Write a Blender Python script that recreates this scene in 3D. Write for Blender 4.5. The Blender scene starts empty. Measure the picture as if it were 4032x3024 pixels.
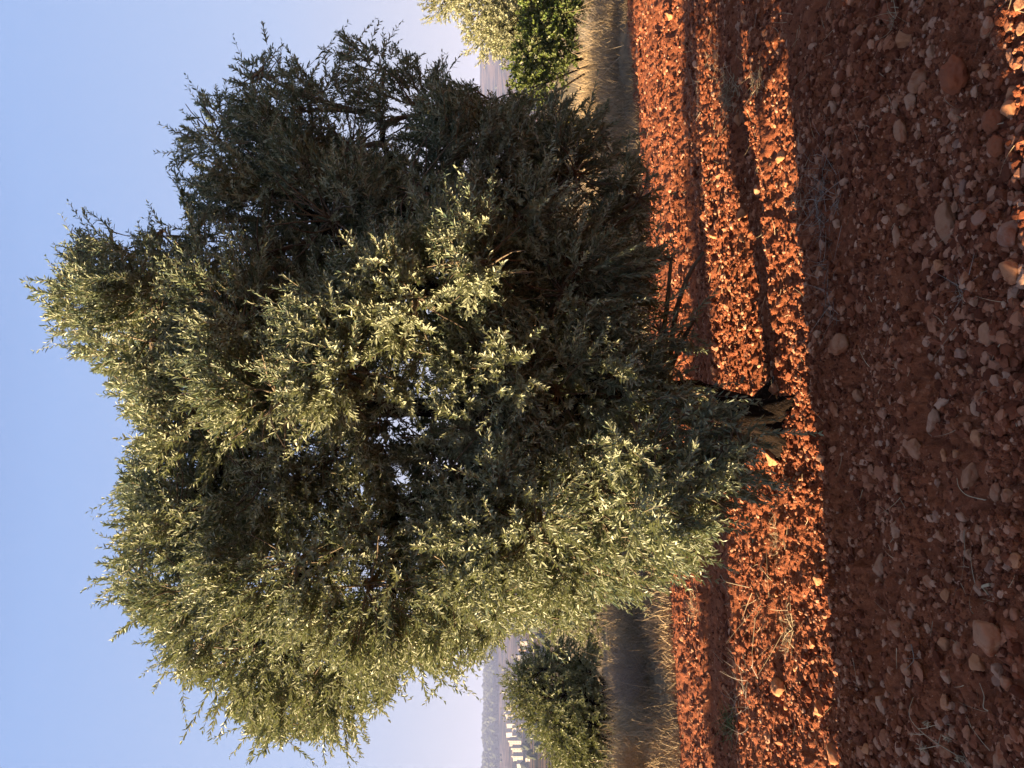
import bpy, bmesh, math, random
import numpy as np
from mathutils import Vector, Matrix

random.seed(7)
rng = np.random.default_rng(11)
R = math.radians
scene = bpy.context.scene
COL = scene.collection

# ------------------------------------------------------------------ camera, sky, sun
CAM = Vector((0, 0, 1.55))
PITCH, ROLL = R(2.3), R(1.3)
FPX = 2912.0
F = Vector((0, math.cos(PITCH), math.sin(PITCH)))
R0 = Vector((1, 0, 0))
D0 = Vector((0, math.sin(PITCH), -math.cos(PITCH)))
EA = D0 * math.cos(ROLL) - R0 * math.sin(ROLL)      # photo's +x (the phone was held upright, picture lies on its side)
EB = -D0 * math.sin(ROLL) - R0 * math.cos(ROLL)     # photo's +y
cd = bpy.data.cameras.new('camera')
cam = bpy.data.objects.new('camera', cd)
COL.objects.link(cam)
M = Matrix((EA, -EB, -F)).transposed().to_4x4()
M.translation = CAM
cam.matrix_world = M
cd.sensor_fit = 'HORIZONTAL'
cd.sensor_width = 36
cd.lens = 26
cd.clip_start = 0.05
cd.clip_end = 20000
scene.camera = cam

SUN_EL = R(12)
SUN_TR = R(10)       # light travels towards +x, swung this much away from the camera
world = bpy.data.worlds.new('World')
scene.world = world
world.use_nodes = True
wn = world.node_tree
sky = wn.nodes.new('ShaderNodeTexSky')
sky.sky_type = 'NISHITA'
sky.sun_disc = False
sky.sun_elevation = SUN_EL
sky.air_density = 1.0
sky.dust_density = 1.2
sky.ozone_density = 2.0
sdir = Vector((-math.cos(SUN_TR) * math.cos(SUN_EL), -math.sin(SUN_TR) * math.cos(SUN_EL), math.sin(SUN_EL)))
sky.sun_rotation = math.atan2(sdir.x, sdir.y)
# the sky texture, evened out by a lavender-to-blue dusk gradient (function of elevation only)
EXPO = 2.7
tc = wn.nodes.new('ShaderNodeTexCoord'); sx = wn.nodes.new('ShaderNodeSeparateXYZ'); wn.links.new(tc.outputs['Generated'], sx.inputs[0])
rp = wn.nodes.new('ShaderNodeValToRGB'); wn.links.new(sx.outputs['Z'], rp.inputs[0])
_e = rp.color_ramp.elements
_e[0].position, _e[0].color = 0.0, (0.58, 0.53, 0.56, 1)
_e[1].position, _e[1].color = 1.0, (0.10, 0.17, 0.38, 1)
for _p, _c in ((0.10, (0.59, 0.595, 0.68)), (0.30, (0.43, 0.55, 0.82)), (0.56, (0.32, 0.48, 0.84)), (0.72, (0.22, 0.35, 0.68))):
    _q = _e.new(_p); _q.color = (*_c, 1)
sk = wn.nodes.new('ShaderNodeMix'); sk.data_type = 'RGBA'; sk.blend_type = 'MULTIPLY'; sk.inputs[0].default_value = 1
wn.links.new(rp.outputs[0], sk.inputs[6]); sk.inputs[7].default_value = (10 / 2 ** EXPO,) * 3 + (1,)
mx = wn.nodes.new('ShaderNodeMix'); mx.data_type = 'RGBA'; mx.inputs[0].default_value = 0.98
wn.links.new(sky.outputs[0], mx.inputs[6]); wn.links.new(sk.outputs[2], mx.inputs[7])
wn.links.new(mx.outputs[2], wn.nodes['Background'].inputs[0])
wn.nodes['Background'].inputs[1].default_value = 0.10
sl = bpy.data.lights.new('sun', 'SUN')
sl.energy = 5.0
sl.angle = R(0.5)
sl.color = (1.0, 0.76, 0.47)
sun = bpy.data.objects.new('sun', sl)
sun.rotation_euler = sdir.to_track_quat('Z', 'Y').to_euler()
sun.location = (-20, -3, 12)
COL.objects.link(sun)
scene.view_settings.view_transform = 'Standard'
scene.view_settings.look = 'None'
scene.view_settings.exposure = EXPO
scene.view_settings.gamma = 1

# ------------------------------------------------------------------ helpers
def ray(a, b):
    return (F + EA * ((a - 2016) / FPX) + EB * ((b - 1512) / FPX))
def at(a, b, d):
    return CAM + ray(a, b) * d
def ground(a, b, z=0.0):
    r = ray(a, b)
    return CAM + r * ((z - CAM.z) / r.z)

def hash2(ix, iy, seed):
    h = (ix.astype(np.int64) * 374761393 + iy.astype(np.int64) * 668265263 + seed * 974711) & 0xffffffff
    h = ((h ^ (h >> 13)) * 1274126177) & 0xffffffff
    h = h ^ (h >> 16)
    return (h & 0xffff) / 65535.0
def vnoise(x, y, seed=0):
    ix = np.floor(x); iy = np.floor(y)
    fx = x - ix; fy = y - iy
    fx = fx * fx * (3 - 2 * fx); fy = fy * fy * (3 - 2 * fy)
    a = hash2(ix, iy, seed); b = hash2(ix + 1, iy, seed)
    c = hash2(ix, iy + 1, seed); d = hash2(ix + 1, iy + 1, seed)
    return (a + (b - a) * fx) * (1 - fy) + (c + (d - c) * fx) * fy
def fbm(x, y, sc, octv, seed=0, gain=0.5):
    s = 0; am = 1; t = 0
    for o in range(octv):
        s = s + am * (vnoise(x / sc + o * 17.3, y / sc - o * 9.1, seed + o) - 0.5)
        t += am; am *= gain; sc /= 2.03
    return s / t
def bumps(x, y, sc, seed):
    """rounded lumps: distance to the nearest of jittered cell points"""
    gx = x / sc; gy = y / sc
    ix = np.floor(gx); iy = np.floor(gy)
    best = np.full(x.shape, 9.0)
    for dx in (-1, 0, 1):
        for dy in (-1, 0, 1):
            cx = ix + dx; cy = iy + dy
            px = cx + hash2(cx, cy, seed); py = cy + hash2(cx, cy, seed + 5)
            rr = 0.35 + 0.5 * hash2(cx, cy, seed + 9)
            d = np.sqrt((gx - px) ** 2 + (gy - py) ** 2) / rr
            best = np.minimum(best, d)
    return np.sqrt(np.clip(1 - best ** 2, 0, 1))

EDGE0 = np.array([-4.6, 8.9]); EDGEA = R(15.8)
EN = np.array([-math.sin(EDGEA), math.cos(EDGEA)])
ET = np.array([math.cos(EDGEA), math.sin(EDGEA)])
def edge_dist(x, y):            # > 0 beyond the ploughed field
    return (x - EDGE0[0]) * EN[0] + (y - EDGE0[1]) * EN[1]
def sstep(e0, e1, v):
    t = np.clip((v - e0) / (e1 - e0), 0, 1)
    return t * t * (3 - 2 * t)
FUR = R(9)
def height(x, y, fine=True):
    x = np.asarray(x, float); y = np.asarray(y, float)
    r = np.sqrt(x * x + y * y)
    ed = edge_dist(x, y) + 0.5 * fbm(x, y, 1.1, 3, 31)
    v = -x * math.sin(FUR) + y * math.cos(FUR)
    field = 1 - sstep(-0.1, 0.15, ed)
    h = 0.05 * fbm(x, y, 2.5, 3, 1)
    vv = v + 0.25 * fbm(x, y, 2.0, 2, 77)
    fur = 0.022 * np.sin(vv * 2 * math.pi / 0.75) + 0.012 * np.sin(vv * 2 * math.pi / 0.31 + 1)
    fade = 1 - sstep(25, 60, r)
    h = h + field * fur * fade
    # shallow wheel track beyond the tree
    h = h - 0.09 * field * np.exp(-((v - 7.3) / 0.42) ** 4)
    if fine:
        near = fade * field * (1 + 0.7 * (1 - sstep(3.9, 4.6, r)))
        h = h + near * (0.032 * fbm(x, y, 0.30, 4, 3, 0.6) + 0.020 * bumps(x, y, 0.21, 40) * (fbm(x, y, .9, 2, 8) > -0.05)
                        + 0.015 * bumps(x, y, 0.085, 50) + 0.011 * bumps(x, y, 0.036, 60))
    bank = sstep(0.0, 0.45, ed) * 0.13 + sstep(0.5, 1.6, ed) * 0.12
    h = h + (1 - field) * (bank * (1 - sstep(5, 14, ed)) + 0.12 * fbm(x, y, 1.7, 3, 12))
    return h * (1 - sstep(120, 250, r)) 

def smooth(me, on=True):
    me.polygons.foreach_set('use_smooth', [on] * len(me.polygons))
def mesh_np(name, V, Fq, n, mat=None, attrs=None, sm=False):
    """V (N,3), Fq (M,n) ints -> mesh"""
    me = bpy.data.meshes.new(name)
    V = np.asarray(V, np.float32); Fq = np.asarray(Fq, np.int32)
    me.vertices.add(len(V)); me.vertices.foreach_set('co', V.ravel())
    me.loops.add(Fq.size); me.loops.foreach_set('vertex_index', Fq.ravel())
    me.polygons.add(len(Fq))
    me.polygons.foreach_set('loop_start', np.arange(0, Fq.size, n, dtype=np.int32))
    me.polygons.foreach_set('loop_total', np.full(len(Fq), n, np.int32))
    me.polygons.foreach_set('use_smooth', np.full(len(Fq), sm, bool))
    if attrs:
        for k, arr in attrs.items():
            at_ = me.attributes.new(k, 'FLOAT', 'POINT')
            at_.data.foreach_set('value', np.asarray(arr, np.float32))
    me.update(calc_edges=True)
    if mat: me.materials.append(mat)
    return me
def link(name, me, parent=None, loc=None):
    o = bpy.data.objects.new(name, me)
    COL.objects.link(o)
    if parent: o.parent = parent
    if loc is not None: o.location = loc
    return o
def tag(o, label=None, cat=None, group=None, kind=None):
    if label: o['label'] = label
    if cat: o['category'] = cat
    if group: o['group'] = group
    if kind: o['kind'] = kind
    return o
def empty(name, loc, label, cat, group=None):
    o = link(name, None, None, loc)
    o.empty_display_size = 0.2
    return tag(o, label, cat, group)
def copy_tree(o, parent=None):
    c = o.copy(); COL.objects.link(c); c.parent = parent
    for ch in list(o.children): copy_tree(ch, c)
    return c

# ------------------------------------------------------------------ materials
class NT:
    def __init__(s, name):
        s.m = bpy.data.materials.new(name); s.m.use_nodes = True
        s.t = s.m.node_tree; s.t.nodes.clear()
        s.out = s.n('ShaderNodeOutputMaterial')
    def n(s, typ, **kw):
        nd = s.t.nodes.new(typ)
        for k, v in kw.items(): setattr(nd, k, v)
        return nd
    def l(s, a, b): s.t.links.new(a, b)
    def noise(s, scale, detail=4, rough=0.5, vec=None, dist=0):
        nd = s.n('ShaderNodeTexNoise'); nd.inputs['Scale'].default_value = scale
        nd.inputs['Detail'].default_value = detail; nd.inputs['Roughness'].default_value = rough
        nd.inputs['Distortion'].default_value = dist
        if vec is not None: s.l(vec, nd.inputs['Vector'])
        return nd.outputs['Fac']
    def ramp(s, fac, stops):
        r = s.n('ShaderNodeValToRGB'); s.l(fac, r.inputs[0])
        e = r.color_ramp.elements
        e[0].position, e[0].color = stops[0][0], (*stops[0][1], 1)
        e[1].position, e[1].color = stops[1][0], (*stops[1][1], 1)
        for p, c in stops[2:]:
            q = e.new(p); q.color = (*c, 1)
        return r.outputs[0]
    def mix(s, fac, a, b, mode='MIX'):
        m = s.n('ShaderNodeMix', data_type='RGBA', blend_type=mode)
        for i, v in ((0, fac), (6, a), (7, b)):
            if isinstance(v, (int, float)): m.inputs[i].default_value = v
            elif isinstance(v, tuple): m.inputs[i].default_value = (*v, 1)
            else: s.l(v, m.inputs[i])
        return m.outputs[2]
    def attr(s, name):
        a = s.n('ShaderNodeAttribute', attribute_name=name); return a.outputs['Fac']
    def pos(s):
        return s.n('ShaderNodeNewGeometry').outputs['Position']
    def obj(s):
        return s.n('ShaderNodeTexCoord').outputs['Object']
    def bsdf(s, color, rough=0.9, bump=None, bstr=0.3, bdist=0.01, spec=0.2):
        b = s.n('ShaderNodeBsdfPrincipled')
        if isinstance(color, tuple): b.inputs['Base Color'].default_value = (*color, 1)
        else: s.l(color, b.inputs['Base Color'])
        b.inputs['Roughness'].default_value = rough
        b.inputs['Specular IOR Level'].default_value = spec
        if bump is not None:
            bn = s.n('ShaderNodeBump'); bn.inputs['Strength'].default_value = bstr
            bn.inputs['Distance'].default_value = bdist
            s.l(bump, bn.inputs['Height']); s.l(bn.outputs[0], b.inputs['Normal'])
        s.b = b
        s.l(b.outputs[0], s.out.inputs[0])
        return b

def leaf_mat(name, upper1, upper2, under, trans=0.25, rough=0.45):
    t = NT(name)
    tint = t.attr('tint')
    up = t.mix(tint, upper1, upper2)
    un = t.mix(tint, tuple(c * 0.8 for c in under), under)
    g = t.n('ShaderNodeNewGeometry')
    c = t.mix(g.outputs['Backfacing'], up, un)
    b = t.bsdf(c, rough, spec=0.35)
    tr = t.n('ShaderNodeBsdfTranslucent')
    t.l(t.mix(0.5, up, (0.25, 0.26, 0.06)), tr.inputs[0])
    ms = t.n('ShaderNodeMixShader'); ms.inputs[0].default_value = trans
    t.l(b.outputs[0], ms.inputs[1]); t.l(tr.outputs[0], ms.inputs[2])
    t.l(ms.outputs[0], t.out.inputs[0])
    return t.m
M_OLIVE = leaf_mat('olive_leaf', (0.062, 0.102, 0.074), (0.215, 0.235, 0.125), (0.37, 0.39, 0.25), 0.22, 0.46)
M_OLIVE_PALE = leaf_mat('pale_olive_leaf', (0.16, 0.17, 0.07), (0.26, 0.26, 0.11), (0.36, 0.36, 0.22), 0.2)
M_GREEN = leaf_mat('green_leaf', (0.045, 0.085, 0.02), (0.17, 0.21, 0.04), (0.15, 0.18, 0.06), 0.3)
M_FAR = leaf_mat('far_leaf', (0.06, 0.07, 0.04), (0.10, 0.11, 0.06), (0.12, 0.13, 0.09), 0.1, 0.8)

def bark_mat():
    t = NT('olive_bark')
    p = t.pos()
    mp = t.n('ShaderNodeMapping'); mp.inputs['Scale'].default_value = (1, 1, 0.3); t.l(p, mp.inputs[0])
    f = t.noise(30, 6, 0.65, mp.outputs[0], 0.4)
    c = t.ramp(f, [(0.35, (0.003, 0.002, 0.002)), (0.7, (0.028, 0.018, 0.012))])
    t.bsdf(c, 0.95, f, 1.0, 0.05, 0.05)
    return t.m
M_BARK = bark_mat()
t = NT('twig_wood')
t.bsdf(t.mix(t.attr('tint'), (0.10, 0.07, 0.045), (0.24, 0.19, 0.12)), 0.8); M_TWIG = t.m

def soil_color(t, p):
    n1 = t.noise(3.0, 5, 0.6, p); n2 = t.noise(28, 6, 0.7, p); n3 = t.noise(150, 3, 0.6, p)
    c = t.ramp(n2, [(0.30, (0.13, 0.037, 0.016)), (0.72, (0.40, 0.155, 0.075)), (0.5, (0.275, 0.085, 0.034))])
    c = t.mix(t.ramp(n1, [(0.35, (0, 0, 0)), (0.7, (1, 1, 1))]), c, (0.25, 0.078, 0.036))
    c = t.mix(t.ramp(n3, [(0.62, (0, 0, 0)), (0.72, (1, 1, 1))]), c, (0.44, 0.20, 0.11))
    return c, n2, n3
def ground_mat():
    t = NT('red_soil')
    p = t.pos()
    c, n2, n3 = soil_color(t, p)
    fld = t.attr('field')
    d1 = t.noise(6, 6, 0.7, p)
    dry = t.ramp(d1, [(0.3, (0.12, 0.085, 0.05)), (0.7, (0.27, 0.20, 0.115))])
    far = t.ramp(t.noise(0.05, 6, 0.6, p), [(0.35, (0.13, 0.12, 0.06)), (0.65, (0.30, 0.21, 0.12))])
    cam_d = t.attr('faraway')
    dry = t.mix(cam_d, dry, far)
    c = t.mix(fld, dry, c)
    add = t.n('ShaderNodeMath', operation='ADD'); t.l(n2, add.inputs[0]); t.l(n3, add.inputs[1])
    t.bsdf(c, 0.95, add.outputs[0], 0.9, 0.012, 0.1)
    return t.m
M_SOIL = ground_mat()
def stone_mat(name, c1, c2, dirt=0.5, scale=20):
    t = NT(name)
    p = t.pos()
    oi = t.n('ShaderNodeObjectInfo').outputs['Random']
    f = t.noise(scale, 6, 0.65, p)
    c = t.mix(f, c1, c2)
    c = t.mix(oi, c, t.mix(0.35, c, (0.30, 0.13, 0.065)))
    d = t.ramp(t.noise(scale * 0.6, 5, 0.7, p, 0.6), [(0.62 - dirt * 0.25, (0, 0, 0)), (0.80 - dirt * 0.25, (1, 1, 1))])
    c = t.mix(d, c, (0.28, 0.085, 0.035))
    t.bsdf(c, 0.9, t.noise(90, 5, 0.65, p), 0.5, 0.006, 0.15)
    return t.m
M_STONE = stone_mat('brown_stone', (0.30, 0.135, 0.07), (0.46, 0.24, 0.135), 0.6)
M_PALE = stone_mat('pale_stone', (0.34, 0.18, 0.105), (0.50, 0.29, 0.18), 0.5)
M_ORANGE = stone_mat('orange_stone', (0.42, 0.17, 0.075), (0.52, 0.25, 0.12), 0.35)
M_GREYST = stone_mat('purple_grey_stone', (0.27, 0.135, 0.085), (0.35, 0.195, 0.13), 0.4)
M_CLOD = stone_mat('clod_soil', (0.18, 0.056, 0.028), (0.32, 0.11, 0.052), 0.5)
t = NT('grit')
gc = t.ramp(t.attr('tint'), [(0.0, (0.10, 0.028, 0.013)), (1.0, (0.47, 0.27, 0.17)), (0.5, (0.24, 0.077, 0.036)), (0.82, (0.38, 0.165, 0.088))])
t.bsdf(gc, 0.95, t.noise(160, 3, 0.6, t.pos()), 0.5, 0.004, 0.1); M_GRIT = t.m
def straw_mat(name, c1, c2):
    t = NT(name); t.bsdf(t.mix(t.attr('tint'), c1, c2), 0.8); return t.m
M_STRAW = straw_mat('straw', (0.22, 0.15, 0.09), (0.50, 0.39, 0.24))
M_GREYSTRAW = straw_mat('grey_straw', (0.15, 0.12, 0.095), (0.36, 0.31, 0.25))
M_DRYGRASS = straw_mat('dry_grass', (0.12, 0.085, 0.05), (0.42, 0.31, 0.18))
M_ORGRASS = straw_mat('orange_dry_bush', (0.30, 0.17, 0.07), (0.55, 0.36, 0.17))
M_GRNGRASS = straw_mat('green_weed', (0.06, 0.09, 0.03), (0.17, 0.19, 0.08))

# ------------------------------------------------------------------ ground: one sheet from underfoot to the horizon
def build_ground():
    th = np.concatenate([np.linspace(-R(180), -R(40), 70, endpoint=False), np.linspace(-R(40), R(40), 860),
                         np.linspace(R(40), R(180), 70)[1:-1]])
    rr = np.concatenate([np.linspace(0.3, 1.9, 40, endpoint=False), np.exp(np.arange(math.log(1.9), math.log(16), 0.0036)),
                         np.exp(np.arange(math.log(16), math.log(60), 0.012)), np.exp(np.linspace(math.log(60), math.log(9000), 60))])
    T, RR = np.meshgrid(th, rr)
    X = RR * np.sin(T); Y = RR * np.cos(T)
    Z = height(X, Y)
    nr, nt = X.shape
    V = np.stack([X, Y, Z], -1).reshape(-1, 3)
    i = np.arange(nr - 1)[:, None] * nt; j = np.arange(nt)[None, :]
    j2 = (j + 1) % nt
    Q = np.stack([i + j, i + j2, i + nt + j2, i + nt + j], -1).reshape(-1, 4)
    # hub
    V = np.vstack([V, [[0, 0, float(height(0, 0))]]])
    hub = len(V) - 1
    Q2 = np.stack([np.full(nt // 2, hub), (np.arange(0, nt - 1, 2) + 2) % nt, np.arange(0, nt - 1, 2) + 1, np.arange(0, nt - 1, 2)], -1)[:nt // 2]
    Q = np.vstack([Q[:, ::-1], Q2])
    ed = edge_dist(V[:, 0], V[:, 1]) + 0.5 * fbm(V[:, 0], V[:, 1], 1.1, 3, 31)
    rad = np.hypot(V[:, 0], V[:, 1])
    fld = (1 - sstep(-0.05, 0.2, ed)) * (1 - sstep(30, 60, rad))
    me = mesh_np('ground', V, Q, 4, M_SOIL, {'field': fld, 'faraway': sstep(18, 45, rad)}, True)
    o = link('ground', me)
    tag(o, 'ploughed red stony soil running back to a dry grassy plain', 'ground', kind='structure')
build_ground()

# ------------------------------------------------------------------ stones
def rock_mesh(name, seed, sharp=0.16, sub=2):
    from mathutils import noise as mn
    rnd = random.Random(seed)
    bm = bmesh.new()
    if sharp > .15:                      # crumbly clod
        bmesh.ops.create_icosphere(bm, subdivisions=4, radius=1)
        for v in bm.verts:
            q = v.co + Vector((seed * 3.1, 0, 0))
            v.co *= 1 + 0.22 * mn.noise(q * 1.3) + 0.13 * mn.noise(q * 3.5) + 0.08 * mn.noise(q * 8) + 0.05 * mn.noise(q * 17)
    else:                               # broken stone: a ball cut by random planes, corners worn
        bmesh.ops.create_icosphere(bm, subdivisions=4, radius=1)
        cuts = []
        for k in range(rnd.randint(8, 13)):
            n = Vector((rnd.gauss(0, 1), rnd.gauss(0, 1), rnd.gauss(0, 1))).normalized()
            cuts.append((n, rnd.uniform(0.45, 0.8)))
        for v in bm.verts:
            p = v.co.normalized(); r = 1.0
            for n, d in cuts:
                c = p.dot(n)
                if c > 0.05: 
                    t_ = d / c
                    if t_ < r + 0.025: r = min(r, t_) if t_ < r - 0.025 else r - ((r + 0.025 - t_) ** 2) / 0.1
            q = p + Vector((seed * 2.3, 0, 0))
            v.co = p * (r + 0.09 * mn.noise(q * 1.6) + 0.06 * mn.noise(q * 4) + 0.035 * mn.noise(q * 9))
    me = bpy.data.meshes.new(name)
    bm.to_mesh(me); bm.free()
    smooth(me, True)
    return me
MATS = {'o': M_ORANGE, 'b': M_STONE, 'p': M_PALE, 'g': M_GREYST, 'c': M_CLOD}
ROCKS = {}
for key, mt in MATS.items():
    ROCKS[key] = []
    for s in range(7):
        me = rock_mesh('field_stone', s * 3 + ord(key), 0.07 if key != 'c' else 0.2)
        me.materials.append(mt); ROCKS[key].append(me)

def hz(x, y): return float(height(np.array([x]), np.array([y]))[0])
def place_stone(a, b, wa, wb, kind, label, group=None, name=None, cat='stone', sink=0.25, idx=None, rot=None):
    """a, b: where its middle shows; wa, wb: how tall and how wide it looks there"""
    p = ground(a + wa * 0.35, b)
    z = hz(p.x, p.y)
    p = ground(a + wa * 0.35, b, z)
    d = (p - CAM).length
    w = wb / FPX * d * 0.5; h = wa / FPX * d * 0.5
    me = ROCKS[kind][random.randrange(7) if idx is None else idx]
    o = link(name or ('soil_clod' if kind == 'c' else 'field_stone'), me)
    el = math.atan2(CAM.z, math.hypot(p.x, p.y))
    hh = max(0.45 * w, h * 0.95)          # standing height / depth both feed the seen height
    dep = hh * random.uniform(0.9, 1.2)
    o.scale = (w, dep, hh * 0.85)
    o.rotation_euler = (random.uniform(-.25, .25), random.uniform(-.25, .25), random.uniform(-.3, .3))
    o.location = (p.x, p.y + dep * 0.3, hz(p.x, p.y) + hh * (0.85 - sink * 1.6))
    tag(o, label, cat, group)
    return o

NAMED = [
 # a, b, tall, wide, kind, label
 (3510,151,70,90,'o','bright orange stone catching the sun in the shade, with pale straw over it'),
 (3688,196,48,58,'p','pale blocky stone in the shade beyond the sunlit near corner'),
 (3597,317,76,80,'b','knobbly brown stone touching the smaller grey topped stone in the shade'),
 (3588,396,58,56,'p','grey topped pale stone just left of the knobbly brown stone'),
 (3757,290,95,105,'c','large dark clod of soil with a deep hollow on its near side'),
 (3984,428,66,60,'o','pale orange sunlit stone sitting on a brown clod near the bottom corner'),
 (3902,470,85,75,'c','rounded brown clod with a pale orange stone perched on it'),
 (3528,512,60,80,'b','rounded brown stone with a pale rim in the shaded soil'),
 (3280,416,32,76,'p','long narrow pale stone lying sideways near the shadow edge'),
 (3546,820,58,52,'b','squarish brown stone with a pale front edge in the shade'),
 (3637,717,42,66,'b','rounded tan stone beside an orange patch of loose soil'),
 (3715,868,95,170,'b','large angular brown slab stone with a pointed end in the shade'),
 (3896,850,60,70,'g','greyish stone leaning beside the large rounded purple brown stone'),
 (3947,916,92,90,'g','large rounded purple brown stone with an orange lower half'),
 (3522,928,38,82,'p','narrow pale oval stone just left of the large angular slab'),
 (3492,609,42,62,'p','pale thin stone tilted in the shaded soil'),
 (3896,265,38,40,'o','small bright orange stone beside the sunlit corner'),
 (3938,573,60,66,'c','flat orange brown clod near the sunlit corner'),
 (3500,50,66,66,'c','dark rounded clod at the right edge of the shaded strip'),
 (3703,1042,52,54,'o','orange brown stone with a sharp pale edge'),
 (3347,1102,36,56,'p','small pale pointed stone below the long tangle of grey straw'),
 (3305,1355,78,84,'b','two toned brown stone at the left end of the grey straw tangle'),
 (3923,1313,58,82,'b','smooth pinkish brown stone in the near shaded soil'),
 (3365,1555,46,56,'b','round tan brown stone near the middle of the shadow edge'),
 (3597,1657,60,86,'p','pale pinkish angular stone next to a thinner upright stone'),
 (3640,1669,40,56,'g','thin upright greyish stone beside the pale pinkish stone'),
 (3591,1760,76,92,'b','broad flat brown stone among the shaded gravel'),
 (3724,1796,34,62,'o','small bright orange pebble like stone in loose red soil'),
 (3848,1730,48,66,'o','orange stone standing out of the near dark soil'),
 (3275,1609,46,64,'b','brown irregular stone hard against the shadow edge'),
 (4004,1579,50,80,'b','brown oval stone at the very bottom of the frame'),
 (3793,1875,60,96,'b','long brown stone lying slanted in the near soil'),
 (3567,1898,38,96,'p','long pointed pale stone lying in the middle of the shade'),
 (4004,1066,100,130,'o','large sunlit orange rock at the bottom edge'),
 (3208,1072,50,72,'b','flat brown stone lying across the shadow edge'),
 (3396,2241,84,118,'p','large pale grey pink rock with a dark shadow behind it'),
 (3955,2512,108,150,'b','largest block of rusty brown rock at the lower left'),
 (3550,2086,50,60,'p','pale pointed stone half buried below the big grey pink rock'),
 (3853,2185,36,46,'p','small yellowish pale stone in the near left soil'),
 (3748,2271,42,56,'b','small brown stone above the bright orange one'),
 (3742,2345,38,56,'o','bright orange stone in the left part of the shade'),
 (3532,2469,66,70,'b','rounded brown stone midway below the shadow edge at left'),
 (3729,2543,50,52,'o','tan orange round stone next to a longer brown one'),
 (3776,2560,48,66,'b','longer brown stone leaning on the tan orange round stone'),
 (3853,2617,66,72,'o','smooth orange brown stone just left of the largest block'),
 (3921,2679,48,52,'g','purple grey stone left of the largest block of rock'),
 (3692,2666,40,56,'p','pale yellow topped stone with a white glint'),
 (3742,2771,40,74,'o','orange based stone beside the tall dry seed stalk'),
 (3643,2950,38,80,'p','smooth pale oval stone behind the dry seed stalk'),
 (3988,2969,66,130,'b','long smooth pinkish brown stone in the bottom left corner'),
 (3440,2777,44,76,'p','pale forked looking stone in the left shade'),
 (3233,2800,58,66,'o','bright orange stone with a grey shaded right face at the field left'),
 (3217,2287,40,50,'o','orange sunlit stone just above the shadow edge at left centre'),
 (3190,2537,40,52,'o','jagged orange sunlit stone between two larger orange stones'),
 (3254,2975,60,86,'o','large bright orange stone at the left edge of the sunlit soil'),
 (3074,2707,72,66,'o','bright orange angular stone casting a dark shadow to its right'),
 (2674,2512,32,36,'o','pale orange stone by the foot of the dry grass bank'),
 (2614,60,36,48,'o','flat orange clod stone on the far sunlit strip at right'),
 (2825,211,44,48,'o','orange stone dusted with pale straw at right'),
 (2882,476,40,46,'o','flat orange stone left of the straw tuft'),
 (2916,844,48,50,'o','round bright orange stone in the middle sunlit strip'),
 (2985,748,38,48,'b','brown orange stone on the rim of the trunk shadow'),
 (3069,615,46,54,'o','orange stone near the right shadow edge'),
 (2798,922,46,54,'o','orange brown stone beside the darker track'),
 (3036,1802,70,100,'o','big orange rock beside the foot of the olive trunk'),
 (2946,66,34,54,'b','brown stone by the right end of the trunk shadow'),
]
for s in NAMED:
    place_stone(s[0], s[1], s[2], s[3], s[4], s[5], 'big clods in the soil' if s[4] == 'c' else 'larger stones in the ploughed soil', cat='clod' if s[4] == 'c' else 'stone')
# the rest of the individual stones
n = 0
rs = random.Random(5)
WORD = {'b': 'brown', 'p': 'pale', 'g': 'purplish grey', 'o': 'orange'}
while n < 226:
    shade = rs.random() < 0.70
    b = rs.uniform(0, 3024)
    side = 'left' if b > 2268 else 'left middle' if b > 1512 else 'right middle' if b > 756 else 'right'
    if shade:
        a = rs.uniform(3330, 4030); w = rs.uniform(20, 54) * (0.6 + (a - 3200) / 1300)
        k = rs.choice('bbbppgo')
        zone = 'just inside the shadow edge' if a < 3520 else 'in the middle of the shaded soil' if a < 3780 else 'in the nearest soil'
    else:
        a = rs.uniform(2700, 3170); w = rs.uniform(14, 32)
        k = rs.choice('oooob'); zone = 'on the far sunlit soil' if a < 2930 else 'on the sunlit strip before the shadow'
    if any(abs(a - s[0]) < 45 and abs(b - s[1]) < 55 for s in NAMED): continue
    w *= 1.15; place_stone(a, b, w * rs.uniform(.6, .9), w, k, 'small %s stone %s, %s of the view' % (WORD[k], zone, side),
                'small %s stones %s, %s' % (WORD[k], zone, side))
    n += 1

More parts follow.
